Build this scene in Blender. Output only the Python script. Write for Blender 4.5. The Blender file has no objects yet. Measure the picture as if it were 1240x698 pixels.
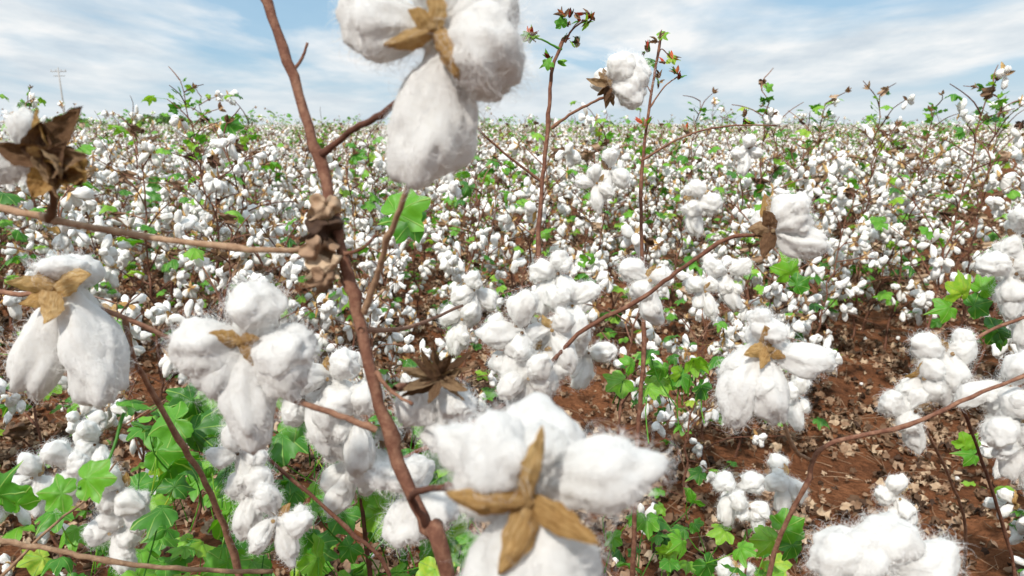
import bpy, math, numpy as np
from mathutils import Vector, noise as mn
rng = np.random.default_rng(7)
scene = bpy.context.scene
R = math.radians
CAM = np.array([0, 0, 1.15]); PITCH = R(13.4); F = 827.0
sp, cp = math.sin(PITCH), math.cos(PITCH)

def W(u, v, d):
    a = (u-620)/F; b = (349-v)/F
    return CAM + d*np.array([a, cp+b*sp, -sp+b*cp])

# ---------------------------------------------------------------- materials
def newmat(name):
    m = bpy.data.materials.new(name); m.use_nodes = True
    nt = m.node_tree; nt.nodes.clear()
    out = nt.nodes.new('ShaderNodeOutputMaterial')
    return m, nt, out
def N(nt, t, **kw):
    n = nt.nodes.new(t)
    for k, v in kw.items():
        if k.startswith('i_'):
            n.inputs[k[2:].replace('_', ' ')].default_value = v
        else: setattr(n, k, v)
    return n
def ramp(nt, fac, stops):
    r = nt.nodes.new('ShaderNodeValToRGB'); cr = r.color_ramp
    while len(cr.elements) < len(stops): cr.elements.new(0.5)
    for e, (p, c) in zip(cr.elements, stops):
        e.position = p; e.color = (*c, 1)
    nt.links.new(fac, r.inputs['Fac']); return r
def mix(nt, fac, a, b, mode='MIX'):
    m = nt.nodes.new('ShaderNodeMix'); m.data_type = 'RGBA'; m.blend_type = mode
    for s, val in ((m.inputs[0], fac), (m.inputs[6], a), (m.inputs[7], b)):
        if isinstance(val, (int, float)): s.default_value = val
        elif isinstance(val, tuple): s.default_value = (*val, 1)
        else: nt.links.new(val, s)
    return m.outputs[2]

def mat_cotton(name, near):
    m, nt, out = newmat(name); L = nt.links.new
    tc = N(nt, 'ShaderNodeTexCoord'); geo = N(nt, 'ShaderNodeNewGeometry')
    at = N(nt, 'ShaderNodeAttribute', attribute_name='lp'); mp = N(nt, 'ShaderNodeMapping'); mp.inputs['Scale'].default_value = (10, 10, 3.5)
    L(at.outputs['Vector'], mp.inputs[0])
    n1 = N(nt, 'ShaderNodeTexNoise', i_Scale=90.0, i_Detail=5.0, i_Roughness=0.7, i_Distortion=1.5)
    L(tc.outputs['Object'], n1.inputs['Vector'])
    n2 = N(nt, 'ShaderNodeTexNoise', i_Scale=3.2 if near else 2.0, i_Detail=7.0, i_Roughness=0.8, i_Distortion=3.0)
    L(mp.outputs[0], n2.inputs['Vector'])
    col = ramp(nt, n1.outputs['Fac'], [(0.25, (0.84, 0.82, 0.775)), (0.5, (0.92, 0.91, 0.885)), (0.75, (0.935, 0.93, 0.91))])
    c = mix(nt, 0.05, col.outputs['Color'], ramp(nt, geo.outputs['Random Per Island'], [(0, (0.6, 0.5, 0.35)), (1, (0.9, 0.9, 0.9))]).outputs['Color'])
    b = N(nt, 'ShaderNodeBump', i_Strength=0.7 if near else .6, i_Distance=0.0042 if near else .0045); L(n2.outputs['Fac'], b.inputs['Height'])
    d = N(nt, 'ShaderNodeBsdfDiffuse'); L(c, d.inputs[0]); L(b.outputs[0], d.inputs['Normal'])
    t = N(nt, 'ShaderNodeBsdfTranslucent'); L(c, t.inputs[0])
    ms = N(nt, 'ShaderNodeMixShader'); ms.inputs[0].default_value = 0.22
    L(d.outputs[0], ms.inputs[1]); L(t.outputs[0], ms.inputs[2]); L(ms.outputs[0], out.inputs[0])
    return m
def mat_ramp(name, stops, scale, rough=0.85, island=0.5, bump=0.3, transl=0.0, dist=0.002, stretch=None):
    m, nt, out = newmat(name); L = nt.links.new
    tc = N(nt, 'ShaderNodeTexCoord'); geo = N(nt, 'ShaderNodeNewGeometry')
    vec = tc.outputs['Object']
    if stretch:
        at = N(nt, 'ShaderNodeAttribute', attribute_name='lp'); mp = N(nt, 'ShaderNodeMapping'); mp.inputs['Scale'].default_value = stretch
        L(at.outputs['Vector'], mp.inputs[0]); vec = mp.outputs[0]
    n1 = N(nt, 'ShaderNodeTexNoise', i_Scale=scale, i_Detail=6.0, i_Roughness=0.7); L(vec, n1.inputs['Vector'])
    mx = N(nt, 'ShaderNodeMix'); mx.inputs[0].default_value = island
    L(n1.outputs['Fac'], mx.inputs[2]); L(geo.outputs['Random Per Island'], mx.inputs[3])
    col = ramp(nt, mx.outputs[0], stops).outputs['Color']
    b = N(nt, 'ShaderNodeBump', i_Strength=bump, i_Distance=dist); L(n1.outputs['Fac'], b.inputs['Height'])
    p = N(nt, 'ShaderNodeBsdfPrincipled'); L(col, p.inputs['Base Color']); L(b.outputs[0], p.inputs['Normal'])
    p.inputs['Roughness'].default_value = rough; p.inputs['Specular IOR Level'].default_value = 0.25
    if transl > 0:
        t = N(nt, 'ShaderNodeBsdfTranslucent'); L(mix(nt, 1.0, col, (1.3, 1.2, 0.7), 'MULTIPLY'), t.inputs[0])
        ms = N(nt, 'ShaderNodeMixShader'); ms.inputs[0].default_value = transl
        L(p.outputs[0], ms.inputs[1]); L(t.outputs[0], ms.inputs[2]); L(ms.outputs[0], out.inputs[0])
    else: L(p.outputs[0], out.inputs[0])
    return m
def mat_leaf(name):
    m, nt, out = newmat(name); L = nt.links.new
    at = N(nt, 'ShaderNodeAttribute', attribute_name='lp'); geo = N(nt, 'ShaderNodeNewGeometry')
    s = N(nt, 'ShaderNodeSeparateXYZ'); L(at.outputs['Vector'], s.inputs[0])
    an = N(nt, 'ShaderNodeMath', operation='ARCTAN2'); L(s.outputs[0], an.inputs[0]); L(s.outputs[1], an.inputs[1])
    mu = N(nt, 'ShaderNodeMath', operation='MULTIPLY'); L(an.outputs[0], mu.inputs[0]); mu.inputs[1].default_value = 6.9
    co = N(nt, 'ShaderNodeMath', operation='COSINE'); L(mu.outputs[0], co.inputs[0])
    vein = ramp(nt, co.outputs[0], [(0.955, (0, 0, 0)), (1.0, (1, 1, 1))])
    n1 = N(nt, 'ShaderNodeTexNoise', i_Scale=3.0, i_Detail=5.0, i_Roughness=.65); L(at.outputs['Vector'], n1.inputs['Vector'])
    mx = N(nt, 'ShaderNodeMix'); mx.inputs[0].default_value = 0.65
    L(n1.outputs['Fac'], mx.inputs[2]); L(geo.outputs['Random Per Island'], mx.inputs[3])
    col = ramp(nt, mx.outputs[0], [(0.12, (0.02, 0.10, 0.008)), (0.38, (0.055, 0.22, 0.012)), (0.62, (0.12, 0.34, 0.02)), (0.78, (0.22, 0.42, 0.03)), (0.9, (0.48, 0.50, 0.06)), (.96, (.38, .22, .05))]).outputs['Color']
    col = mix(nt, vein.outputs['Color'], col, (0.25, 0.42, 0.09))
    b = N(nt, 'ShaderNodeBump', i_Strength=0.5, i_Distance=0.003); L(vein.outputs['Color'], b.inputs['Height']); b.invert = True
    p = N(nt, 'ShaderNodeBsdfPrincipled'); L(col, p.inputs['Base Color']); L(b.outputs[0], p.inputs['Normal']); p.inputs['Roughness'].default_value = 0.5
    t = N(nt, 'ShaderNodeBsdfTranslucent'); L(mix(nt, 1.0, col, (1.5, 1.4, 0.5), 'MULTIPLY'), t.inputs[0])
    ms = N(nt, 'ShaderNodeMixShader'); ms.inputs[0].default_value = 0.38
    L(p.outputs[0], ms.inputs[1]); L(t.outputs[0], ms.inputs[2]); L(ms.outputs[0], out.inputs[0])
    return m

M_COTN = mat_cotton('cotton_lint_near', True)
M_COT = mat_cotton('cotton_lint', False)
M_BUR = mat_ramp('dry_bur', [(0.22, (0.20, 0.09, 0.03)), (0.38, (0.42, 0.225, 0.075)), (0.52, (0.64, 0.41, 0.17)), (0.70, (0.82, 0.64, 0.38))], 3.4, island=0.15, bump=1.0, dist=.004, transl=0.25, stretch=(7, 2, 1.2))
M_BURD = mat_ramp('dark_bur', [(0.22, (0.06, 0.03, 0.016)), (0.45, (0.19, 0.10, 0.05)), (0.7, (0.48, 0.33, 0.19))], 3.4, island=0.35, bump=1.0, dist=.004, transl=.12, stretch=(7, 2, 1.2))
M_STEM = mat_ramp('stem_bark', [(0.25, (0.05, 0.02, 0.013)), (0.5, (0.125, 0.052, 0.032)), (0.75, (0.29, 0.16, 0.10))], 110.0, island=0.3, bump=1.0, dist=0.002)
M_TWIG = mat_ramp('dry_twig', [(0.25, (0.14, 0.08, 0.045)), (0.5, (0.27, 0.165, 0.10)), (0.75, (0.45, 0.32, 0.21))], 150.0, island=0.2, bump=1.0, dist=0.0015)
M_LEAF = mat_leaf('green_leaf')
M_DRY = mat_ramp('dead_leaf', [(0.15, (0.045, 0.024, 0.015)), (0.40, (0.14, 0.080, 0.046)), (0.65, (0.28, 0.18, 0.115)), (0.9, (0.50, 0.38, 0.26))], 40.0, island=0.7, bump=0.6, transl=0.1)
MATS = [M_COT, M_BUR, M_STEM, M_LEAF, M_DRY, M_BURD, M_TWIG, M_COTN]
COT, BUR, STEM, LEAF, DRY, BURD, TWIG, COTN = range(8)

# ---------------------------------------------------------------- mesh buffers
class MB:
    def __init__(s): s.V=[]; s.T=[]; s.M=[]; s.A=[]; s.n=0
    def add(s, V, T, mat, A=None):
        s.V.append(V); s.T.append(T+s.n); s.n += len(V)
        s.M.append(np.full(len(T), mat) if np.isscalar(mat) else mat); s.A.append(V if A is None else A)
    def pack(s):
        return (np.concatenate(s.V), np.concatenate(s.T), np.concatenate(s.M), np.concatenate(s.A))
    def mesh(s, name):
        V,T,M,A = s.pack(); me = bpy.data.meshes.new(name)
        me.vertices.add(len(V)); me.vertices.foreach_set('co', V.astype(np.float32).ravel())
        me.loops.add(3*len(T)); me.loops.foreach_set('vertex_index', T.astype(np.int32).ravel())
        me.polygons.add(len(T)); me.polygons.foreach_set('loop_start', np.arange(0, 3*len(T), 3, dtype=np.int32))
        me.polygons.foreach_set('material_index', M.astype(np.int32))
        for m in MATS: me.materials.append(m)
        at = me.attributes.new('lp', 'FLOAT_VECTOR', 'POINT'); at.data.foreach_set('vector', A.astype(np.float32).ravel())
        me.update(calc_edges=True); me.shade_smooth(); return me
    def obj(s, name, parent=None):
        o = bpy.data.objects.new(name, s.mesh(name)); scene.collection.objects.link(o)
        if parent: o.parent = parent
        return o

def nrm(v): v = np.asarray(v, float); return v/(np.linalg.norm(v)+1e-9)
def frame(d, roll=0.0, ref=None):
    d = nrm(d); r = np.array([0,0,1.]) if ref is None else nrm(ref)
    if abs(d@r) > .97: r = np.array([1.,0,0])
    x = nrm(np.cross(r, d)); y = np.cross(d, x)
    c, s_ = math.cos(roll), math.sin(roll)
    return np.column_stack([c*x+s_*y, -s_*x+c*y, d])

def ico(sub):
    bpyme = bpy.data.meshes.new('t'); import bmesh
    bm = bmesh.new(); bmesh.ops.create_icosphere(bm, subdivisions=sub, radius=1); bm.to_mesh(bpyme); bm.free()
    V = np.array([v.co[:] for v in bpyme.vertices]); T = np.array([p.vertices[:] for p in bpyme.polygons]); bpy.data.meshes.remove(bpyme)
    return V, T
def lobe_templates(sub, k, seed=0, amp=1.0):
    V0, T = ico(sub); res = []
    for i in range(k):
        off = Vector((i*13.1+3+seed, i*7.7, i*3.3)); V = V0.copy()
        for j in range(len(V)):
            p = Vector(V0[j]); q = p*1.0+off; st=Vector((q.x*2.6,q.y*2.6,q.z*.9))
            d = 1 + 0.22*mn.noise(q*1.1) + amp*(0.34*(abs(mn.noise(q*1.5+Vector((5,5,5))))-.2) + .15*mn.noise(st))
            if sub >= 3: d += amp*(0.07*(abs(mn.noise(q*3.9))-.2) + 0.05*mn.noise(st*3))
            if sub >= 4: d += 0.032*mn.noise(st*6)+.026*mn.noise(q*15)
            V[j] = V0[j]*d
        t = np.clip((V0[:,2]+1)/2, 0, 1)
        pr = 0.36 + 0.64*np.sin(np.clip(t*1.3, 0, 1)*math.pi/2)
        V[:,0] *= pr*.5; V[:,1] *= pr*.5; V[:,2] = (V[:,2]+1)/2
        V[:,0] += 0.14*math.sin(i*2.1)*np.sin(t*math.pi); V[:,1] += 0.14*math.cos(i*1.7)*np.sin(t*math.pi)
        res.append((V, T))
    return res
LB = {s: lobe_templates(s, {1:5,2:8,3:8}[s]) for s in (1,2,3)}
LB[4] = lobe_templates(4, 10, 0, .80)

def grid_t(nu, nv):
    T=[]
    for i in range(nv-1):
        for j in range(nu-1):
            a=i*nu+j; T += [(a,a+1,a+nu+1),(a,a+nu+1,a+nu)]
    return np.array(T)
def petal_t(nu=11, nv=20, curl=0.25, cup=0.35, seed=0, tipc=0.0):
    V=[]
    for i in range(nv):
        t=i/(nv-1); w = .5*(math.sin(math.pi*min(1,(t*.9+.1))**.8)**.8) if t<.97 else .03
        if i==nv-1: w=.008
        for j in range(nu):
            s=(j/(nu-1))*2-1
            e=1+.30*mn.noise(Vector((t*6+seed*3.1,s*2,seed)))
            V.append((s*w*e+.2*math.sin(t*3+seed)*t, curl*math.sin(t*2.2)+tipc*t**4-cup*abs(s*w)**1.4+.10*mn.noise(Vector((t*6,s*3,seed*7.)))+.03*mn.noise(Vector((t*14,s*7,seed*7.))), t))
    return np.array(V), grid_t(nu, nv)
PET = [petal_t(curl=c,cup=k,seed=i,tipc=tc_) for i,(c,k,tc_) in enumerate(((.25,.6,0),(.15,.9,-.2),(.35,.4,.25),(.1,.7,.3),(.3,1.1,-.3),(.2,.5,.35)))]
NP=len(PET)
PETL = petal_t(3,5,.25,.4)

def leaf_t(seed, n=44, rings=4, cup=.25, crumple=.05):
    r = np.random.default_rng(seed)
    ctrl = [(0,1.0),(14,.84),(27,.66),(40,.78),(54,.90),(68,.74),(82,.60),(98,.66),(112,.70),(130,.60),(150,.50),(168,.34),(180,.08)]
    ca=np.array([c[0] for c in ctrl]); cr=np.array([c[1] for c in ctrl])*(1+.08*r.normal(size=len(ctrl)))
    cr2=np.array([c[1] for c in ctrl])*(1+.08*r.normal(size=len(ctrl)))
    V=[(0,0,0)]
    for k in range(1,rings+1):
        f=k/rings
        for i in range(n):
            ph=360*i/n; pp = ph if ph<=180 else 360-ph
            rad=np.interp(pp,ca,cr if ph<=180 else cr2)*f
            if k==rings: rad*=1+.03*r.normal()
            x=rad*math.sin(R(ph)); y=rad*math.cos(R(ph))
            z=-cup*(x*x+.8*y*y)-.12*abs(math.sin(R(ph)*2.6))*rad + crumple*2*mn.noise(Vector((x*2.5+seed,y*2.5,seed*1.3)))
            V.append((x,y,z))
    T=[(0,1+i,1+(i+1)%n) for i in range(n)]
    for k in range(rings-1):
        for i in range(n):
            a=1+k*n+i; b=1+k*n+(i+1)%n; T += [(a,a+n,b+n),(a,b+n,b)]
    return np.array(V),np.array(T)
LEAFT=[leaf_t(i,cup=.1+.14*i,crumple=.10) for i in range(6)]
DRYT=[leaf_t(20+i,cup=.9+.3*i,crumple=.5,rings=6) for i in range(4)]
LEAFL=[leaf_t(i,n=14,rings=2,cup=.3) for i in range(3)]
LITT=[leaf_t(50+i,n=14,rings=2,cup=.5,crumple=.5) for i in range(8)]

def catmull(P, sub=5):
    P=np.asarray(P,float)
    if len(P)<3: return P, np.linspace(0,1,len(P))
    Q=np.vstack([2*P[0]-P[1],P,2*P[-1]-P[-2]]); out=[]
    for i in range(1,len(Q)-2):
        for k in range(sub):
            t=k/sub; a,b,c,d=Q[i-1],Q[i],Q[i+1],Q[i+2]
            out.append(.5*((2*b)+(c-a)*t+(2*a-5*b+4*c-d)*t*t+(3*b-a-3*c+d)*t**3))
    out.append(P[-1]); return np.array(out), np.linspace(0,1,len(out))
def tube(mb, P, r0, r1, mat=STEM, sides=6, sub=4, knots=0.0):
    C, t = catmull(P, sub) if sub>1 else (np.asarray(P,float), np.linspace(0,1,len(P)))
    n=len(C); rad=r0+(r1-r0)*t
    if knots:
        rad = rad*(1+knots*2.2*np.maximum(0,np.sin(t*n*.55+1))**8 + knots*.35*rng.normal(size=n))
        C = C + rng.normal(size=C.shape)*rad[:,None]*.18
    tan=np.gradient(C,axis=0); tan/=np.linalg.norm(tan,axis=1)[:,None]+1e-9
    ref=np.array([.3,1,.1]) if abs(nrm(C[-1]-C[0])@nrm([.3,1,.1]))<.9 else np.array([1,0,.2])
    x=np.cross(ref,tan); x/=np.linalg.norm(x,axis=1)[:,None]+1e-9; y=np.cross(tan,x)
    a=np.arange(sides)*2*math.pi/sides
    V=(C[:,None]+rad[:,None,None]*(np.cos(a)[None,:,None]*x[:,None]+np.sin(a)[None,:,None]*y[:,None])).reshape(-1,3)
    T=[]
    for i in range(n-1):
        for j in range(sides):
            p=i*sides+j; q=i*sides+(j+1)%sides; T += [(p,q,q+sides),(p,q+sides,p+sides)]
    b=(n-1)*sides
    for j in range(1,sides-1): T.append((b,b+j,b+j+1))
    mb.add(V,np.array(T),mat)

def put(mb, tpl, Mx, off, mat): mb.add(tpl[0]@Mx.T+off, tpl[1], mat, tpl[0])

# generic boll: axis = local +z pointing away from the stalk
def boll_template(lod, seed):
    r=np.random.default_rng(seed); mb=MB(); n=int(r.choice([3,4,4,5]))
    for i in range(n):
        az=2*math.pi*i/n+r.normal()*.3; ti=R(r.uniform(25,75))
        d=np.array([math.sin(ti)*math.cos(az),math.sin(ti)*math.sin(az),math.cos(ti)])
        L=r.uniform(.034,.064); w=r.uniform(.022,.033)
        tp=LB[lod][r.integers(len(LB[lod]))]
        put(mb,tp,frame(d,r.uniform(0,6))*np.array([w,w,L]),d*.002,COT)
        if lod>=2 and r.random()<.4:
            tp=LB[lod][r.integers(len(LB[lod]))]; s=r.uniform(.013,.020)
            put(mb,tp,frame(d+r.normal(size=3)*.6)*np.array([s,s,s*1.4]),d*L*r.uniform(.4,.7),COT)
    np_=n if lod>=2 else 2
    for i in range(np_):
        az=2*math.pi*(i+.5)/n+r.normal()*.15; ti=R(r.uniform(55,115))
        d=np.array([math.sin(ti)*math.cos(az),math.sin(ti)*math.sin(az),math.cos(ti)])
        Mx=frame(d,0,ref=(0,0,1)); Mx=np.column_stack([Mx[:,0],-Mx[:,1],Mx[:,2]])
        tp=PET[r.integers(NP)] if lod>=3 else PETL
        L=r.uniform(.022,.036)
        put(mb,tp,Mx*np.array([L*.5,L*.7,L]),np.array([0,0,-.002]),BUR if r.random()<.6 else BURD)
    return mb.pack()
BT={l:[boll_template(l,l*100+i) for i in range(14 if l>1 else 5)] for l in (1,2,3)}
def empty_bur(mb,pos,axis,s,lod):
    for i in range(4):
        az=2*math.pi*i/4+rng.normal()*.2; ti=R(rng.uniform(25,60))
        d=frame(axis)@np.array([math.sin(ti)*math.cos(az),math.sin(ti)*math.sin(az),math.cos(ti)])
        put(mb,PET[1] if lod>=3 else PETL,frame(d,rng.uniform(0,6))*np.array([s*.5,s*.6,s]),pos,BURD)

def place_boll(mb, lod, pos, axis, s, r, hang=1.3):
    V,T,M,A=BT[lod][r.integers(len(BT[lod]))]
    Mx=np.diag([1,1,hang])@frame(axis,r.uniform(0,6))*s
    mb.add(V@Mx.T+pos,T,M,A)
def put_leaf(mb, tpl, pos, tip, normal, s, mat=LEAF):
    y=nrm(tip); z=nrm(normal); x=nrm(np.cross(y,z)); z=np.cross(x,y)
    put(mb,tpl,np.column_stack([x,y,z])*s,pos,mat)

def gen_plant(mb, r, lod, h, base=np.zeros(3), green=.5, top_green=False, cotton=1.0, bare=.85):
    n=int(h/.055)+1; P=[base.copy()]; lean=r.normal(size=2)*.08
    for i in range(1,n+1):
        z=h*i/n; P.append(base+np.array([lean[0]*z+r.normal()*.007,lean[1]*z+r.normal()*.007,z]))
    sides={1:3,2:4,3:6}[lod]
    step = 1 if lod>=2 else 4
    k=1.3 if lod==1 else 1
    tube(mb,P[::step]+([P[-1]] if step>1 else []),.0060*k,.0020*k,STEM,sides,2 if lod==3 else 1,.12 if lod==3 else 0)
    az=r.uniform(0,6.28)
    for i in range(2,n+1):
        z=h*i/n; t=i/n
        if lod==1 and r.random()<.4: continue
        az+=2.4+r.normal()*.3
        if r.random()<.12: continue
        L=r.uniform(.5,1.2)*(.10+.24*math.sin(min(1,(1.08-t)*1.3)*math.pi/2))
        el=R(r.uniform(20,68)); p=P[i].copy(); pts=[p]
        nseg=3 if L>.14 else 2; a2=az
        for k in range(nseg):
            a2+=(-1)**k*.4+r.normal()*.15; e2=el-.2*k
            p=p+L/nseg*np.array([math.cos(a2)*math.cos(e2),math.sin(a2)*math.cos(e2),math.sin(e2)]); pts.append(p)
        tube(mb,pts,.0033,.0017,STEM,3 if lod<3 else 5,2 if lod==3 else 1)
        for k in range(1,nseg+1):
            od=nrm(pts[k]-pts[k-1]); q=pts[k]
            pb = cotton*(.22 if t<.25 else .68 if t<bare else .22)*(1 if k>=nseg-1 else .5)
            if r.random()<pb:
                ax=nrm(np.array([od[0],od[1],-.45+r.normal()*.35])+r.normal(size=3)*.25)
                place_boll(mb,lod,q+ax*.006,ax,r.uniform(.66,1.14)*(1.1 if lod==1 else 1),r)
            elif r.random()<.17 and lod>=2: empty_bur(mb,q,od+np.array([0,0,.3]),r.uniform(.018,.035),lod)
            pl=green*(.6 if t<.4 else .20)
            if r.random()<pl:
                dr=nrm(np.array([od[0]+r.normal()*.5,od[1]+r.normal()*.5,.2])); q2=q+dr*r.uniform(.03,.07)
                if lod>=2: tube(mb,[q,q2],.001,.0008,LEAF,3,1)
                tl=LEAFT[r.integers(6)] if lod==3 else LEAFL[r.integers(3)]
                put_leaf(mb,tl,q2,dr+np.array([0,0,-.4]),np.array([0,0,1])+r.normal(size=3)*.45,r.uniform(.026,.060))
            elif r.random()<.10 and lod>=2:
                tl=DRYT[r.integers(4)] if lod==3 else LEAFL[r.integers(3)]
                put_leaf(mb,tl,q,np.array([od[0]*.3,od[1]*.3,-1]),od,r.uniform(.022,.04),DRY)
    if top_green:
        for k in range(r.integers(7,13)):
            a=r.uniform(0,6.28); q=P[-1]+np.array([0,0,-r.uniform(0,.16)]); d=np.array([math.cos(a),math.sin(a),.6]); q2=q+d*r.uniform(.015,.05)
            tube(mb,[q,q2],.001,.0007,LEAF,3,1)
            put_leaf(mb,(LEAFT if lod==3 else LEAFL)[r.integers(3)],q2,d,np.array([0,0,1])+r.normal(size=3)*.6,r.uniform(.014,.036))

# ---------------------------------------------------------------- field layout
RD=np.array([.6,.8]); ND=np.array([.8,-.6]); SP=.95
def variants(lod,k,seed):
    res=[]
    for i in range(k):
        r=np.random.default_rng(seed+i); mb=MB(); tg=(i%4==3); tall=(i%4==1)
        gen_plant(mb,r,lod,r.uniform(.88,1.10)+(.16 if tg else .12 if tall else 0),green=[.6,1.5,.9,.4,1.2][i%5],top_green=tg,cotton=1.0 if not tg else .75,bare=.7 if (tg or tall) else .88)
        res.append(mb.mesh('cotton_plant_form'))
    return res
V3=variants(3,13,300); V2=variants(2,12,500)
field=bpy.data.objects.new('cotton_field',None); scene.collection.objects.link(field)
r=np.random.default_rng(11); cnt=0
for k in range(-45,40):
    c=-.75+SP*k; s=-30+r.uniform(0,.2)
    while s<46:
        s+=r.uniform(.15,.31)
        cc=c+r.normal()*.08; x,y=ND*cc+RD*s; dist=math.hypot(x,y)
        if y<0.1 or dist>27 or abs(x)>.92*y+1.2: continue
        if dist<1.45 and abs(x)<.9*y+.1: continue
        if dist<.9: continue
        me = V3[r.integers(13)] if dist<6.5 else V2[r.integers(12)]
        o=bpy.data.objects.new('cotton_plant_member',me); scene.collection.objects.link(o); o.parent=field
        sc=r.uniform(.80,1.10)
        if dist<2.6: sc*=.82
        o.location=(x,y,-.01); o.rotation_euler=(r.normal()*.09,r.normal()*.09,r.uniform(0,6.28)); o.scale=(sc*1.05,sc*1.05,sc); cnt+=1
PM=[]
for i in range(3):
    r2=np.random.default_rng(900+i); mb=MB()
    for kk in range(5):
        for ss in np.arange(0,4.5,.3):
            gen_plant(mb,r2,1,r2.uniform(.88,1.18),np.array([.95*kk-2+r2.normal()*.08,ss-2.2+r2.normal()*.08,0]),green=.6,top_green=r2.random()<.10)
    PM.append(mb.mesh('cotton_patch_form'))
rot=math.atan2(-RD[0],RD[1])
for i in range(-30,31):
    for j in range(-30,31):
        x,y=ND*(i*4.75)+RD*(j*4.5); d=math.hypot(x,y)
        if y<5 or d<25 or d>115 or abs(x)>.95*y+3: continue
        o=bpy.data.objects.new('cotton_patch_member',PM[r.integers(3)]); scene.collection.objects.link(o); o.parent=field
        o.location=(x,y,0); o.rotation_euler=(0,0,rot+(math.pi if r.random()<.5 else 0)); cnt+=1
print('members',cnt)

# ---------------------------------------------------------------- ground
def build_ground():
    n=440; u=np.linspace(-1,1,n); g=.72*np.sinh(8.1*u)
    X,Y=np.meshgrid(g,g+2.5); Z=np.zeros_like(X)
    D=np.hypot(X,Y-2.5); fade=np.clip(1-D/9,0,1); C=X*ND[0]+Y*ND[1]
    Z+=fade*.035*np.cos(2*math.pi*(C+.75)/SP)
    idx=np.argwhere(D<8)
    for i,j in idx:
        v=Vector((X[i,j],Y[i,j],0)); Z[i,j]+=fade[i,j]*(.03*mn.noise(v*3)+.022*mn.noise(v*9)+.014*abs(mn.noise(v*22)))
    Vv=np.column_stack([X.ravel(),Y.ravel(),Z.ravel()])
    me=bpy.data.meshes.new('ground'); a=np.arange(n*n).reshape(n,n)
    Q=np.stack([a[:-1,:-1],a[:-1,1:],a[1:,1:],a[1:,:-1]],-1).reshape(-1,4)
    me.vertices.add(len(Vv)); me.vertices.foreach_set('co',Vv.ravel()); me.loops.add(Q.size); me.loops.foreach_set('vertex_index',Q.ravel().astype(np.int32))
    me.polygons.add(len(Q)); me.polygons.foreach_set('loop_start',np.arange(0,Q.size,4,dtype=np.int32)); me.update(calc_edges=True); me.shade_smooth()
    o=bpy.data.objects.new('ground',me); scene.collection.objects.link(o)
    m,nt,out=newmat('red_soil'); L=nt.links.new; tc=N(nt,'ShaderNodeTexCoord')
    n1=N(nt,'ShaderNodeTexNoise',i_Scale=3.0,i_Detail=8.0,i_Roughness=.7); L(tc.outputs['Object'],n1.inputs['Vector'])
    n2=N(nt,'ShaderNodeTexNoise',i_Scale=45.0,i_Detail=7.0,i_Roughness=.75); L(tc.outputs['Object'],n2.inputs['Vector'])
    n3=N(nt,'ShaderNodeTexVoronoi',i_Scale=55.0); L(tc.outputs['Object'],n3.inputs['Vector'])
    c1=ramp(nt,n1.outputs['Fac'],[(.3,(.12,.050,.025)),(.5,(.22,.088,.040)),(.7,(.35,.150,.070))]).outputs['Color']
    c2=ramp(nt,n2.outputs['Fac'],[(.3,(.38,.35,.33)),(.6,(1,1,1))]).outputs['Color']
    p=N(nt,'ShaderNodeBsdfPrincipled'); L(mix(nt,1.0,c1,c2,'MULTIPLY'),p.inputs['Base Color']); p.inputs['Roughness'].default_value=1; p.inputs['Specular IOR Level'].default_value=.1
    ad=N(nt,'ShaderNodeMath',operation='MULTIPLY_ADD'); L(n3.outputs['Distance'],ad.inputs[0]); ad.inputs[1].default_value=.5; L(n2.outputs['Fac'],ad.inputs[2])
    b=N(nt,'ShaderNodeBump',i_Strength=1.0,i_Distance=.025); L(ad.outputs[0],b.inputs['Height']); L(b.outputs[0],p.inputs['Normal']); L(p.outputs[0],out.inputs[0])
    me.materials.append(m)
build_ground()
def gz(x,y):
    D=math.hypot(x,y-2.5); f=max(0,1-D/9); c=x*.8-y*.6
    v=Vector((x,y,0)); return f*(.035*math.cos(2*math.pi*(c+.75)/SP)+.03*mn.noise(v*3)+.022*mn.noise(v*9))
mb=MB(); r=np.random.default_rng(21)
for i in range(56000):
    y=.4+r.random()**.8*8.5; x=r.uniform(-1,1)*(.9*y+.6)
    if mn.noise(Vector((x*2.2,y*2.2,4)))<-.12 and r.random()<.7: continue
    s=r.uniform(.009,.030); tip=r.normal(size=3)*[1,1,.45]; nm=np.array([0,0,1])+r.normal(size=3)*.8
    put_leaf(mb,LITT[r.integers(8)],np.array([x,y,gz(x,y)+r.uniform(.006,.034)]),tip,nm,s,DRY)
mb.obj('leaf_litter')
mb=MB()
for i in range(5600):
    y=.4+r.random()**.8*6; x=r.uniform(-1,1)*(.9*y+.6); a=r.uniform(0,6.28); L=r.uniform(.03,.14); z=gz(x,y)+.02
    p=np.array([x,y,z]); d=np.array([math.cos(a),math.sin(a),r.normal()*.12]); sd=np.array([-d[1],d[0],0])*r.normal()*.1
    tube(mb,[p,p+d*L*.5+sd*L,p+d*L],r.uniform(.0006,.0022),.0006,TWIG,3,1)
mb.obj('dry_twigs')
mb=MB()
for i in range(220):
    y=.8+r.random()*6; x=r.uniform(-1,1)*(.9*y+.6); s=r.uniform(.008,.024)
    put(mb,LB[3][r.integers(8)],frame(r.normal(size=3))*s,np.array([x,y,gz(x,y)+.018]),COT)
mb.obj('fallen_cotton_lint')
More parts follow.
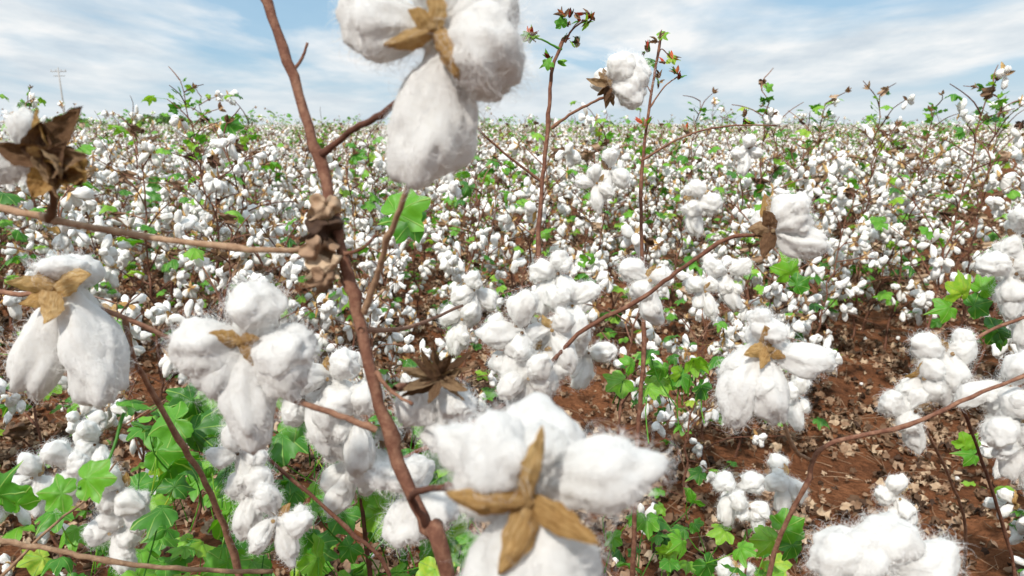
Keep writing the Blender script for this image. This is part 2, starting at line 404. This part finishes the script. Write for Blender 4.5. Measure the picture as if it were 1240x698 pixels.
def low_leaves(mb,r,u0,u1,v0,v1,n,d0=.9,d1=1.5,smin=.03,smax=.055):
    for i in range(n):
        p=W(r.uniform(u0,u1),r.uniform(v0,v1),r.uniform(d0,d1))
        if p[2]<.04: p[2]=r.uniform(.05,.3)
        q=p+np.array([r.normal()*.03,r.normal()*.03,-r.uniform(.05,.1)])
        tube(mb,[q,(p+q)/2+r.normal(size=3)*.005,p],.0012,.0009,LEAF,4,2)
        put_leaf(mb,LEAFT[r.integers(6)],p,r.normal(size=3)*[1,1,.4]+[0,-.3,-.3],np.array([0,-.4,1])+r.normal(size=3)*.6,r.uniform(smin,smax))

# ---------------------------------------------------------------- foreground plants
FIB=[]
UPV=np.array([0,0,1.]); RT=np.array([1.,0,0]); TO=np.array([0,-1.,0])
def hboll(mb,u,v,d,lobes,petals=(),pm=BUR,back=True):
    c=W(u,v,d); k=d/F
    for lb in lobes:
        a,L,w=lb[:3]; tl=lb[3] if len(lb)>3 else 0; small=w<57
        dr=nrm(math.cos(R(a))*RT+math.sin(R(a))*UPV+tl*TO)
        tp=LB[4][rng.integers(10)]; L*=k; w*=k
        Mx=frame(dr,rng.uniform(0,6))*np.array([w*1.10,w*1.10,L*1.03]); V=tp[0]@Mx.T+c
        mb.add(V,tp[1],COTN,tp[0]); cen=c+dr*L*.55
        FIB.append((V,cen,dr,w))
        for q in range(1 if small else 0):
            tp=LB[4][rng.integers(10)]; rd=rng.normal(size=3); rd-=(rd@dr)*dr; rd=nrm(rd); s=w*rng.uniform(.5,.7)
            c2=c+dr*L*rng.uniform(.3,.55)+rd*w*.10; d2=nrm(dr*.8+rd*.6)
            V=tp[0]@(frame(d2,rng.uniform(0,6))*np.array([s,s,s*1.15])).T+c2; mb.add(V,tp[1],COTN,tp[0]); FIB.append((V,c2+d2*s*.5,d2,s))
    if back and lobes:
        w=lobes[0][2]*k*.8; tp=LB[4][rng.integers(10)]
        V=tp[0]@(frame(-TO+.2*UPV)*np.array([w,w,w*1.1])).T+c; mb.add(V,tp[1],COTN,tp[0])
    w=(lobes[0][2]*k if lobes else .02)
    for pt in petals:
        a,L,wd=pt[:3]; off=pt[3] if len(pt)>3 else .38
        dr=nrm(math.cos(R(a))*RT+math.sin(R(a))*UPV+.12*TO+rng.normal()*.1*TO); x=nrm(np.cross(dr,TO)); y=np.cross(dr,x)
        if y@TO<0: y=-y
        x=nrm(x+y*rng.normal()*.25); y=np.cross(dr,x); y = y if y@TO>0 else -y
        put(mb,PET[rng.integers(NP)],np.column_stack([x*wd*k,y*L*k*.6,dr*L*k]),c+TO*w*off,pm)
    if petals:
        tp=LB[3][0]; s=min(.005,petals[0][2]*k*.45)
        put(mb,tp,frame(TO)*s,c+TO*w*.34,pm)
def br(mb,pts,r0,r1,mat=STEM,root=False,knots=.12):
    P=[]; d=pts[0][2]
    for p in pts:
        if len(p)>2: d=p[2]
        P.append(W(p[0],p[1],d))
    if root:
        e=P[-1]; dv=nrm(P[-1]-P[-2]); g=np.array([e[0]+dv[0]*.15,e[1]+dv[1]*.15+.03,-.02])
        P+= [e+(g-e)*.5+np.array([.008,0,0]),g]
    tube(mb,P,r0,r1,mat,10,6,knots)
def hleaf(mb,u,v,d,px,ang,ti=0,mat=LEAF,nrmv=(0,-.8,.6)):
    p=W(u,v,d); t=math.cos(R(ang))*RT+math.sin(R(ang))*UPV+.2*TO
    T=(DRYT if mat==DRY else LEAFT); put_leaf(mb,T[ti%len(T)],p,t,np.array(nrmv)+rng.normal(size=3)*.1,px*d/F,mat)
def cluster(mb,pts,d,w,n=3,pet=True):
    for (u,v) in pts:
        base=rng.uniform(0,360); lobes=[]; s=rng.uniform(.8,1.15)*w
        for i in range(n):
            a=base+360*i/n+rng.normal()*20
            lobes.append((a,s*rng.uniform(.6,.95),s*rng.uniform(.45,.62),rng.uniform(-.1,.8)))
        lobes.append((rng.uniform(245,295),s*1.2,s*.52,.2))
        pe=[(rng.uniform(0,180),s*.5,s*.24,.1) for i in range(2)] if pet else ()
        hboll(mb,u,v,d+rng.normal()*.02,lobes,pe,BUR if rng.random()<.6 else BURD,back=False)
def buds(mb,u,v,d,n,spread,px):
    for i in range(n):
        p=W(u+rng.normal()*spread,v+rng.normal()*spread,d+rng.normal()*.01); dr=nrm(rng.normal(size=3)+[0,0,1])
        for j in range(3):
            put(mb,PET[rng.integers(NP)],frame(dr+rng.normal(size=3)*.35,rng.uniform(0,6))*np.array([.4,.5,1])*px*d/F,p,rng.choice([LEAF,DRY,BURD,REDM]))
M_RED=mat_ramp('red_bud',[(.2,(.22,.02,.015)),(.5,(.42,.05,.03)),(.8,(.50,.16,.06))],60.0,island=.5,bump=.3,transl=.2)
MATS.append(M_RED); REDM=8

plants=[]
def finish(mb):
    global FIB
    o=mb.obj('cotton_plant'); plants.append(o)
    P=[];Rd=[]; S=4
    for V,cen,dr,w in FIB:
        n=int(220+16000*w); i=rng.integers(len(V),size=n); v=V[i]; nn=v-cen; nn-=.5*(nn@dr)[:,None]*dr; nn/=np.linalg.norm(nn,axis=1)[:,None]+1e-9
        v=v+rng.normal(size=v.shape)*.0006
        tg=rng.normal(size=v.shape); tg-=(tg*nn).sum(1)[:,None]*nn; tg/=np.linalg.norm(tg,axis=1)[:,None]+1e-9
        L=(rng.uniform(.2,1,size=n)**2.2*.33*min(w,.045)+.0018)[:,None]; t2=np.cross(nn,tg); cu=rng.uniform(-1.6,1.6,size=(n,1))
        blk=[]
        for s in range(S):
            t=s/(S-1); blk.append(v-nn*.0006+L*(nn*.6*math.sin(t*2.1)+tg*t*.8+t2*cu*t*t*.8))
        P.append(np.stack(blk,1).reshape(-1,3))
        Rd.append(np.tile(np.linspace(.00009,.00002,S),n))
    if P:
        A=np.concatenate(P); cv=bpy.data.hair_curves.new('lint_fibres'); cv.add_curves([S]*(len(A)//S))
        cv.attributes['position'].data.foreach_set('vector',A.astype(np.float32).ravel())
        ra=cv.attributes.get('radius') or cv.attributes.new('radius','FLOAT','POINT'); ra.data.foreach_set('value',np.concatenate(Rd).astype(np.float32))
        cv.materials.append(M_FIB); ob=bpy.data.objects.new('lint_fibres',cv); scene.collection.objects.link(ob); ob.parent=o
    FIB=[]
M_FIB,nt,out=newmat('lint_fibre'); dd=N(nt,'ShaderNodeBsdfDiffuse'); dd.inputs[0].default_value=(.94,.93,.91,1); tt=N(nt,'ShaderNodeBsdfTranslucent'); tt.inputs[0].default_value=(.94,.93,.91,1)
ms=N(nt,'ShaderNodeMixShader'); ms.inputs[0].default_value=.45; nt.links.new(dd.outputs[0],ms.inputs[1]); nt.links.new(tt.outputs[0],ms.inputs[2]); nt.links.new(ms.outputs[0],out.inputs[0])

# --- plant 1: big diagonal stalk
mb=MB()
br(mb,[(545,712,.45),(515,640,.45),(478,545,.46),(452,460,.46),(428,360,.47),(408,280,.47),(385,190,.48),(348,75,.49),(312,-30,.50)][::-1],.0034,.0050,STEM,root=True,knots=.16)
br(mb,[(386,190,.48),(425,160,.46),(462,138,.43),(520,90,.41),(530,50,.38)],.0024,.0018)
br(mb,[(440,380,.47),(458,330,.45),(470,290,.43),(492,230,.40),(515,160,.39),(528,60,.385)],.0022,.0016,TWIG)
br(mb,[(455,450,.46),(475,475,.455),(500,490,.45)],.0016,.0010); br(mb,[(352,90,.49),(366,70,.49),(372,52,.49)],.0014,.0008); br(mb,[(415,310,.47),(440,300,.46),(455,285,.46)],.0014,.0008)
hboll(mb,528,40,.37,[(262,180,98,.15),(332,112,100,.1),(18,100,88,0),(165,114,80,.0),(75,85,80,-.2)],[(300,66,28),(200,62,24),(85,50,26),(145,34,22)])
br(mb,[(455,520,.455),(400,500,.45),(345,478,.45),(310,430,.46)],.0022,.0017)
hboll(mb,300,408,.45,[(275,132,60,.2),(348,84,70,.25),(197,88,66,.15),(58,68,62,0),(315,90,60,.2),(238,90,58,.0)],[(165,42,24,.4),(300,34,16,.45),(20,26,16,.45)])
br(mb,[(520,640,.45),(500,600,.42),(560,590,.36),(640,600,.31)],.0022,.0018)
hboll(mb,640,578,.30,[(264,200,150,.15),(12,148,84,.2),(130,96,88,.15),(62,66,58,-.2),(215,95,90,-.4),(160,120,58,-.3)],[(176,96,38),(84,100,26),(250,92,38),(340,88,36)])
for (u,v,px,a,ti) in ((394,248,30,268,1),(396,275,34,265,2),(388,300,32,250,0),(400,320,30,275,3),(392,335,24,262,1)):
    hleaf(mb,u,v,.455,px,a,ti,DRY,(.5,-1,.1))
br(mb,[(436,400,.46),(500,395,.6),(560,370,.8)],.002,.0014)
br(mb,[(478,470,.46),(520,462,.5),(540,455,.55)],.002,.0014)
for a in range(0,360,24): 
    put(mb,PET[a//24%NP],frame(np.array([math.cos(R(a)),-.3-.3*(a%48>0),math.sin(R(a))*.6+.35]),a)*np.array([.008,.012,.028*rng.uniform(.7,1.2)]),W(532,458,.48),BURD)
hboll(mb,500,595,.55,[(255,66,58,.2),(330,60,46,.1),(120,40,50,0)])
hboll(mb,535,505,.50,[(150,58,58,.2),(260,40,40,.3),(40,50,46,.3)])
finish(mb)
# --- plant 2: left twig, left boll, dried boll
mb=MB()
br(mb,[(-60,240,.46),(0,252,.46),(60,266,.455),(180,287,.45),(300,302,.455),(385,303,.475)],.0028,.0020,TWIG)
br(mb,[(60,268,.455),(65,240,.44),(55,215,.42)],.0026,.002,BURD)
hboll(mb,42,190,.425,[(205,56,42,.3),(92,54,34,.2),(255,26,34,.5)],(),back=False)
for i,(a,L,wd) in enumerate(((10,62,38),(60,50,34),(120,48,30),(320,58,40),(270,44,38),(345,64,34),(35,64,30),(300,44,34),(20,46,44),(350,50,48),(165,60,30),(235,44,34),(80,50,34))):
    k=.40/F; dr=nrm(math.cos(R(a))*RT+math.sin(R(a))*UPV+rng.uniform(.1,.9)*TO); x=nrm(np.cross(dr,TO)+rng.normal(size=3)*.4); x=nrm(x-(x@dr)*dr); y=np.cross(dr,x)
    put(mb,PET[rng.integers(NP)],np.column_stack([x*wd*k,y*L*k*.9,dr*L*k]),W(62+rng.normal()*10,193+rng.normal()*9,.41),BUR if i%3==2 else BURD)
br(mb,[(-60,350,.58),(0,354,.58),(75,362,.57),(150,385,.57),(218,415,.58),(300,440,.6)],.0024,.0018)
hboll(mb,78,345,.55,[(246,142,62,.1),(286,154,66,.15),(264,100,58,-.4),(90,34,58,-.3)],[(262,38,30,.5),(25,52,32,.35),(160,46,26,.35),(100,30,30,.2),(205,40,24,.3)])
br(mb,[(150,385,.58),(165,440,.62),(215,530,.68),(255,600,.72),(290,700,.78)],.0022,.0042,root=True)
br(mb,[(-30,650,.6),(60,665,.62),(130,680,.64),(230,690,.68),(330,692,.72)],.0026,.0022,TWIG)
br(mb,[(0,700,.7),(60,640,.72),(110,600,.75),(140,560,.8)],.0016,.001,TWIG)
hleaf(mb,105,580,.55,36,10,1); hleaf(mb,75,598,.55,30,170,2); hleaf(mb,20,610,.7,34,100,0); hleaf(mb,-5,600,.65,38,60,3); 
br(mb,[(150,500,.6),(130,560,.58),(95,592,.55)],.0014,.001,LEAF)
finish(mb)
# --- plant 3: left-centre bolls
mb=MB()
cluster(mb,[(292,545),(312,585),(335,625)],.68,56); cluster(mb,[(400,455),(430,500),(455,540),(425,560),(372,480)],.80,60)
cluster(mb,[(90,565),(150,590),(140,640)],.85,52); cluster(mb,[(45,575),(120,535)],1.1,38)
br(mb,[(395,440,.82),(430,560,.84),(450,720,.9)],.002,.004,root=True)
br(mb,[(290,520,.7),(330,560,.7),(420,640,.72),(480,720,.75)],.0018,.0026,root=True)
br(mb,[(90,545,.87),(120,610,.87),(160,700,.9)],.0018,.003,root=True)
low_leaves(mb,np.random.default_rng(5),165,570,480,720,190,.8,1.35,.022,.046)
low_leaves(mb,np.random.default_rng(6),0,170,600,720,14,.9,1.3,.02,.035)
hleaf(mb,212,510,.8,38,200,1); hleaf(mb,235,520,.82,38,20,4); hleaf(mb,375,470,.9,30,60,2)
finish(mb)
# --- plant 4: centre upright stalk
mb=MB()
br(mb,[(682,48,1.0),(668,90,1.0),(664,150,1.0),(656,230,1.0),(652,315,1.0),(662,420,1.0),(670,560,1.0)],.0024,.005,root=True)
br(mb,[(656,220,1.0),(610,185,.97),(560,140,.93)],.0022,.0013)
br(mb,[(668,155,1.0),(700,133,.98),(732,118,.96)],.0022,.0017)
hboll(mb,738,100,.95,[(10,48,40,.2),(330,46,32,.4),(50,40,34,.3)],(),back=True)
for a in (80,110,140,170,200,235,270,300):
    k=.95/F; dr=nrm(math.cos(R(a))*RT*.45+math.sin(R(a))*UPV*.9+rng.uniform(0,.6)*TO); x=nrm(np.cross(dr,TO)+rng.normal(size=3)*.3); x=nrm(x-(x@dr)*dr); y=np.cross(dr,x)
    put(mb,PET[rng.integers(NP)],np.column_stack([x*10*k,y*14*k,dr*rng.uniform(18,32)*k]),W(737,104,.94),BURD)
br(mb,[(680,60,1.0),(655,48,.98),(640,44,.96)],.0016,.001,LEAF); br(mb,[(684,52,1.0),(694,35,.99),(712,22,.98)],.0016,.001)
buds(mb,645,44,.97,5,4,13); buds(mb,684,28,.98,5,4,13); buds(mb,708,24,.98,7,5,13); buds(mb,668,75,1.0,4,5,12); buds(mb,690,50,1.0,4,6,12)
for (u,v,a) in ((640,44,170),(680,30,100),(665,75,200)):
    hleaf(mb,u,v,.98,11,a,rng.integers(5))
cluster(mb,[(675,330),(692,368)],.95,54); cluster(mb,[(738,205),(722,222)],1.3,34); cluster(mb,[(632,400),(668,398),(622,432),(640,455),(652,425)],.84,52); cluster(mb,[(712,425),(560,385),(575,350)],1.15,40)
cluster(mb,[(785,338)],.82,46)
br(mb,[(480,560,.8),(560,520,.8),(640,470,.84),(700,405,.82),(770,366,.8),(820,330,.78),(880,290,.76),(925,285,.75)],.003,.0022)
hboll(mb,930,278,.75,[(42,52,40,.1),(345,72,36,.15),(15,50,32,.2)],[(120,30,18),(250,34,20),(170,30,18)],BURD)
hboll(mb,928,270,.76,[],[(105,38,16,.3),(255,34,16,.3)],BUR,back=False)
hleaf(mb,480,258,.7,44,30,1); hleaf(mb,500,268,.7,34,170,3)
finish(mb)
# --- plant 5: slender stalk right of centre
mb=MB()
br(mb,[(800,45,1.15),(788,120,1.15),(776,220,1.15),(778,330,1.15),(779,430,1.15),(770,560,1.15)],.0019,.0048,root=True)
br(mb,[(776,195,1.15),(830,165,1.12),(880,153,1.1),(940,152,1.1)],.0018,.0011)
br(mb,[(787,130,1.15),(805,105,1.15),(822,92,1.15)],.0014,.0009); br(mb,[(790,115,1.15),(770,80,1.15)],.0012,.0008); br(mb,[(793,90,1.15),(800,60,1.14),(812,70,1.14)],.0012,.0008)
for (u,v) in ((795,48),(785,62),(822,92),(812,70),(770,82),(800,100),(783,150),(835,165),(905,152)): buds(mb,u,v,1.14,3,4,11)
for (u,v,a) in ((800,42,20),(812,70,0),(790,75,170)): hleaf(mb,u,v,1.15,11,a,rng.integers(5))
cluster(mb,[(842,240),(880,330),(852,352)],1.3,36); cluster(mb,[(905,180)],1.5,32)
r5=np.random.default_rng(8); low_leaves(mb,r5,740,880,420,470,12,1.1,1.3,.026,.040); low_leaves(mb,r5,820,960,640,720,14,1.1,1.4,.026,.04); low_leaves(mb,r5,740,860,560,690,22,1.2,1.5,.02,.035)
finish(mb)
# --- plant 6: right boll and right-hand branches
mb=MB()
hboll(mb,925,418,.60,[(250,104,48,.15),(280,98,42,.1),(346,82,38,.15),(80,34,40,0),(235,70,40,-.2)],[(190,32,20,.35),(110,36,18,.3),(230,24,16,.4),(330,22,14,.4)])
br(mb,[(925,425,.62),(940,480,.66),(960,540,.70),(985,560,.74)],.0018,.002,TWIG)
br(mb,[(1250,452,.7),(1190,475,.7),(1100,515,.7),(1000,540,.72),(975,590,.74),(930,700,.78)],.0018,.0032,root=True)
cluster(mb,[(1145,425),(1112,455),(1102,495)],.80,52); cluster(mb,[(1215,465),(1228,505),(1240,540)],.74,56)
cluster(mb,[(1232,285),(1222,330),(1238,375)],.9,48)
cluster(mb,[(892,590),(905,612)],1.25,36); cluster(mb,[(950,575),(890,690),(1085,600),(965,480)],1.3,36)
br(mb,[(890,590,1.27),(905,650,1.27),(900,720,1.27)],.0015,.0025,root=True)
hboll(mb,1060,685,.50,[(168,84,58,.1),(120,60,58,.3),(70,66,58,.2),(20,88,60,.2),(345,84,58,.4),(200,90,58,.5),(290,70,58,.5)],[(265,50,30)])
br(mb,[(1060,700,.51),(1050,760,.55)],.0025,.003,root=True)
br(mb,[(1140,440,.8),(1200,400,.8),(1260,380,.8)],.002,.002); br(mb,[(1160,480,.78),(1190,560,.85),(1215,640,.95),(1230,720,1.0)],.0018,.003,root=True)
br(mb,[(1110,500,.8),(1150,580,.9),(1170,660,1.0)],.0015,.0025,root=True)
for (u,v,a,s) in ((1165,355,100,26),(1180,370,20,22),(1150,372,190,22),(1205,400,-10,26),(1215,405,150,22),(1190,350,60,20),(958,330,110,26),(965,345,40,18),(1170,540,60,22),(1180,550,170,20),(950,640,40,28),(935,655,170,26),(960,660,-60,26)):
    hleaf(mb,u,v,.95,s,a,rng.integers(5))
finish(mb)
# --- tall green-topped plants rising above the crop
for (u,vt,d) in ((250,98,3.2),(932,110,3.0),(1150,104,2.6),(1205,118,3.0),(822,122,3.6),(1000,126,3.6),(60,128,4.5),(20,130,3.8),(1065,118,3.4),(225,118,4.4),(1110,130,3.3),(960,140,3.6),(150,135,5),(1230,135,2.6),(1180,130,3.8)):
    top=W(u,vt,d); mb=MB(); rr=np.random.default_rng(int(u)); gen_plant(mb,rr,3,top[2],np.zeros(3),green=.5,top_green=True,cotton=.55,bare=.7)
    o=mb.obj('cotton_plant'); o.location=(top[0],top[1],0)

# ---------------------------------------------------------------- distant things
def simple(name,mat): 
    return mat_ramp(name,mat,3.0,island=.3)
M_POLE=simple('weathered_pole',[(.3,(.25,.24,.23)),(.7,(.4,.39,.38))]); M_TREE=simple('tree_foliage',[(.2,(.04,.09,.02)),(.5,(.09,.17,.035)),(.8,(.15,.25,.07))])
pb=MB(); px,py=-63.5,100.
tube(pb,[(px,py,0),(px,py,4.5),(px,py,9.0)],.14,.09,0,10,1)
tube(pb,[(px-1.1,py,8.5),(px+1.1,py,8.5)],.06,.06,0,6,1); tube(pb,[(px-.8,py,7.9),(px+.8,py,7.9)],.05,.05,0,6,1)
for dx in (-1,-.4,.4,1): tube(pb,[(px+dx,py,8.5),(px+dx,py,8.8)],.06,.04,0,6,1)
po=pb.obj('utility_pole'); po.data.materials.clear(); po.data.materials.append(M_POLE)
def bush(name,x,y,w,h,n,seed):
    r=np.random.default_rng(seed); b=MB()
    for k in range(max(3,int(w/1.5))):
        xx=x+r.uniform(-.5,.5)*w*.7; tube(b,[(xx,y,0),(xx+r.normal()*.2,y,h*.4),(xx+r.normal()*.4,y,h*.8)],.09,.03,0,5,1)
    for i in range(n):
        a=r.uniform(0,6.28); q=r.random()**.5; cx=x+math.cos(a)*w*.5*q; cy=y+math.sin(a)*1.5*q
        top=h*(1-.6*(abs(cx-x)/(w*.5))**2)*(1+.2*math.sin(cx*1.7+seed)); z=top*(.25+.75*r.random()**.6)
        put_leaf(b,LEAFL[i%2],np.array([cx,cy,z]),r.normal(size=3),r.normal(size=3),r.uniform(.12,.3))
    o=b.obj(name); o.data.materials.clear(); o.data.materials.append(M_TREE)
    n_=len(o.data.polygons); o.data.polygons.foreach_set('material_index',np.zeros(n_,dtype=np.int32))
po.data.polygons.foreach_set('material_index',np.zeros(len(po.data.polygons),dtype=np.int32))
bush('shrub',-50,80,3.2,2.3,1500,1); bush('distant_tree_line',-75,150,20,3.0,3500,2); bush('distant_tree_line',-115,180,26,2.8,3500,4)
cm=bpy.data.meshes.new('distant_cotton_canopy'); nx,ny=160,60; vs=[]
for j in range(ny):
    y=95*(1500/95)**(j/(ny-1))
    for i in range(nx): vs.append(((i/(nx-1)*2-1)*(y*1.1+20),y,.93+.12*mn.noise(Vector((i*1.7,j*2.3,0)))))
fs=[(j*nx+i,j*nx+i+1,(j+1)*nx+i+1,(j+1)*nx+i) for j in range(ny-1) for i in range(nx-1)]
cm.from_pydata(vs,[],fs); co=bpy.data.objects.new('distant_cotton_canopy',cm); scene.collection.objects.link(co)
cm.materials.append(mat_ramp('canopy',[(.35,(.16,.14,.07)),(.5,(.38,.36,.27)),(.66,(.7,.69,.62))],2.5,island=0,bump=0))

# ---------------------------------------------------------------- sky and sun
SUN_EL,SUN_AZ=R(50),R(207)   # azimuth clockwise from +Y
w=bpy.data.worlds.new('World'); scene.world=w; w.use_nodes=True; nt=w.node_tree; nt.nodes.clear(); L=nt.links.new
out=N(nt,'ShaderNodeOutputWorld'); bg=N(nt,'ShaderNodeBackground'); bg.inputs['Strength'].default_value=.1
sky=N(nt,'ShaderNodeTexSky'); sky.sky_type='NISHITA'; sky.sun_disc=False; sky.sun_elevation=SUN_EL; sky.sun_rotation=SUN_AZ; sky.dust_density=.6; sky.ozone_density=2.0
tc=N(nt,'ShaderNodeTexCoord'); s=N(nt,'ShaderNodeSeparateXYZ'); L(tc.outputs['Generated'],s.inputs[0])
z=N(nt,'ShaderNodeMath',operation='MAXIMUM'); L(s.outputs[2],z.inputs[0]); z.inputs[1].default_value=0
z2=N(nt,'ShaderNodeMath',operation='ADD'); L(z.outputs[0],z2.inputs[0]); z2.inputs[1].default_value=.14
dv=N(nt,'ShaderNodeVectorMath',operation='SCALE'); iv=N(nt,'ShaderNodeMath',operation='DIVIDE'); iv.inputs[0].default_value=1; L(z2.outputs[0],iv.inputs[1]); L(tc.outputs['Generated'],dv.inputs[0]); L(iv.outputs[0],dv.inputs['Scale'])
mp=N(nt,'ShaderNodeMapping'); mp.inputs['Scale'].default_value=(1.25,.75,.0); mp.inputs['Location'].default_value=(3.1,.4,0); mp.inputs['Rotation'].default_value=(0,0,.12); L(dv.outputs[0],mp.inputs[0])
n1=N(nt,'ShaderNodeTexNoise',i_Scale=.62,i_Detail=10.0,i_Roughness=.55,i_Distortion=.35); L(mp.outputs[0],n1.inputs['Vector'])
cf=ramp(nt,n1.outputs['Fac'],[(.40,(.12,.12,.12)),(.47,(.62,.62,.62)),(.55,(1,1,1))])
n2=N(nt,'ShaderNodeTexNoise',i_Scale=1.5,i_Detail=8.0,i_Roughness=.58); L(mp.outputs[0],n2.inputs['Vector'])
cc=ramp(nt,n2.outputs['Fac'],[(.36,(6.3,7.1,7.8)),(.5,(7.9,8.45,8.8)),(.60,(9.5,9.6,9.6))])
blue=mix(nt,.7,sky.outputs['Color'],(3.4,6.0,8.3))
cs=mix(nt,cf.outputs['Color'],blue,cc.outputs['Color'])
hz=N(nt,'ShaderNodeMapRange'); L(z.outputs[0],hz.inputs[0]); hz.inputs[1].default_value=0; hz.inputs[2].default_value=.09; hz.inputs[3].default_value=.75; hz.inputs[4].default_value=0
cs=mix(nt,hz.outputs[0],cs,(7.1,7.9,8.4))
up=N(nt,'ShaderNodeMapRange'); L(z.outputs[0],up.inputs[0]); up.inputs[1].default_value=.2; up.inputs[2].default_value=.8; up.inputs[3].default_value=1.0; up.inputs[4].default_value=1.8  # boosts the unseen sky overhead, added for more fill light
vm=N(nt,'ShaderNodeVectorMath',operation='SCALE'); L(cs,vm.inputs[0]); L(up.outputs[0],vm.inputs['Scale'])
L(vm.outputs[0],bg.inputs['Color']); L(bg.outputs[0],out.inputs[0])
sl=bpy.data.lights.new('sun','SUN'); sl.energy=5.0; sl.angle=R(2.5); sl.color=(1,.95,.87); so=bpy.data.objects.new('sun',sl); scene.collection.objects.link(so)
dirv=Vector((math.sin(SUN_AZ)*math.cos(SUN_EL),math.cos(SUN_AZ)*math.cos(SUN_EL),math.sin(SUN_EL)))
so.rotation_euler=dirv.to_track_quat('Z','Y').to_euler(); so.location=(0,0,10)

cam=bpy.data.cameras.new('camera'); cam.lens=24; cam.sensor_width=36; cam.clip_end=5000; cam.clip_start=.02
cam.dof.use_dof=True; cam.dof.focus_distance=1.0; cam.dof.aperture_fstop=9
co=bpy.data.objects.new('camera',cam); scene.collection.objects.link(co); co.location=CAM; co.rotation_euler=(math.pi/2-PITCH,0,0); scene.camera=co
scene.view_settings.view_transform='Standard'; scene.view_settings.look='None'; scene.view_settings.exposure=0
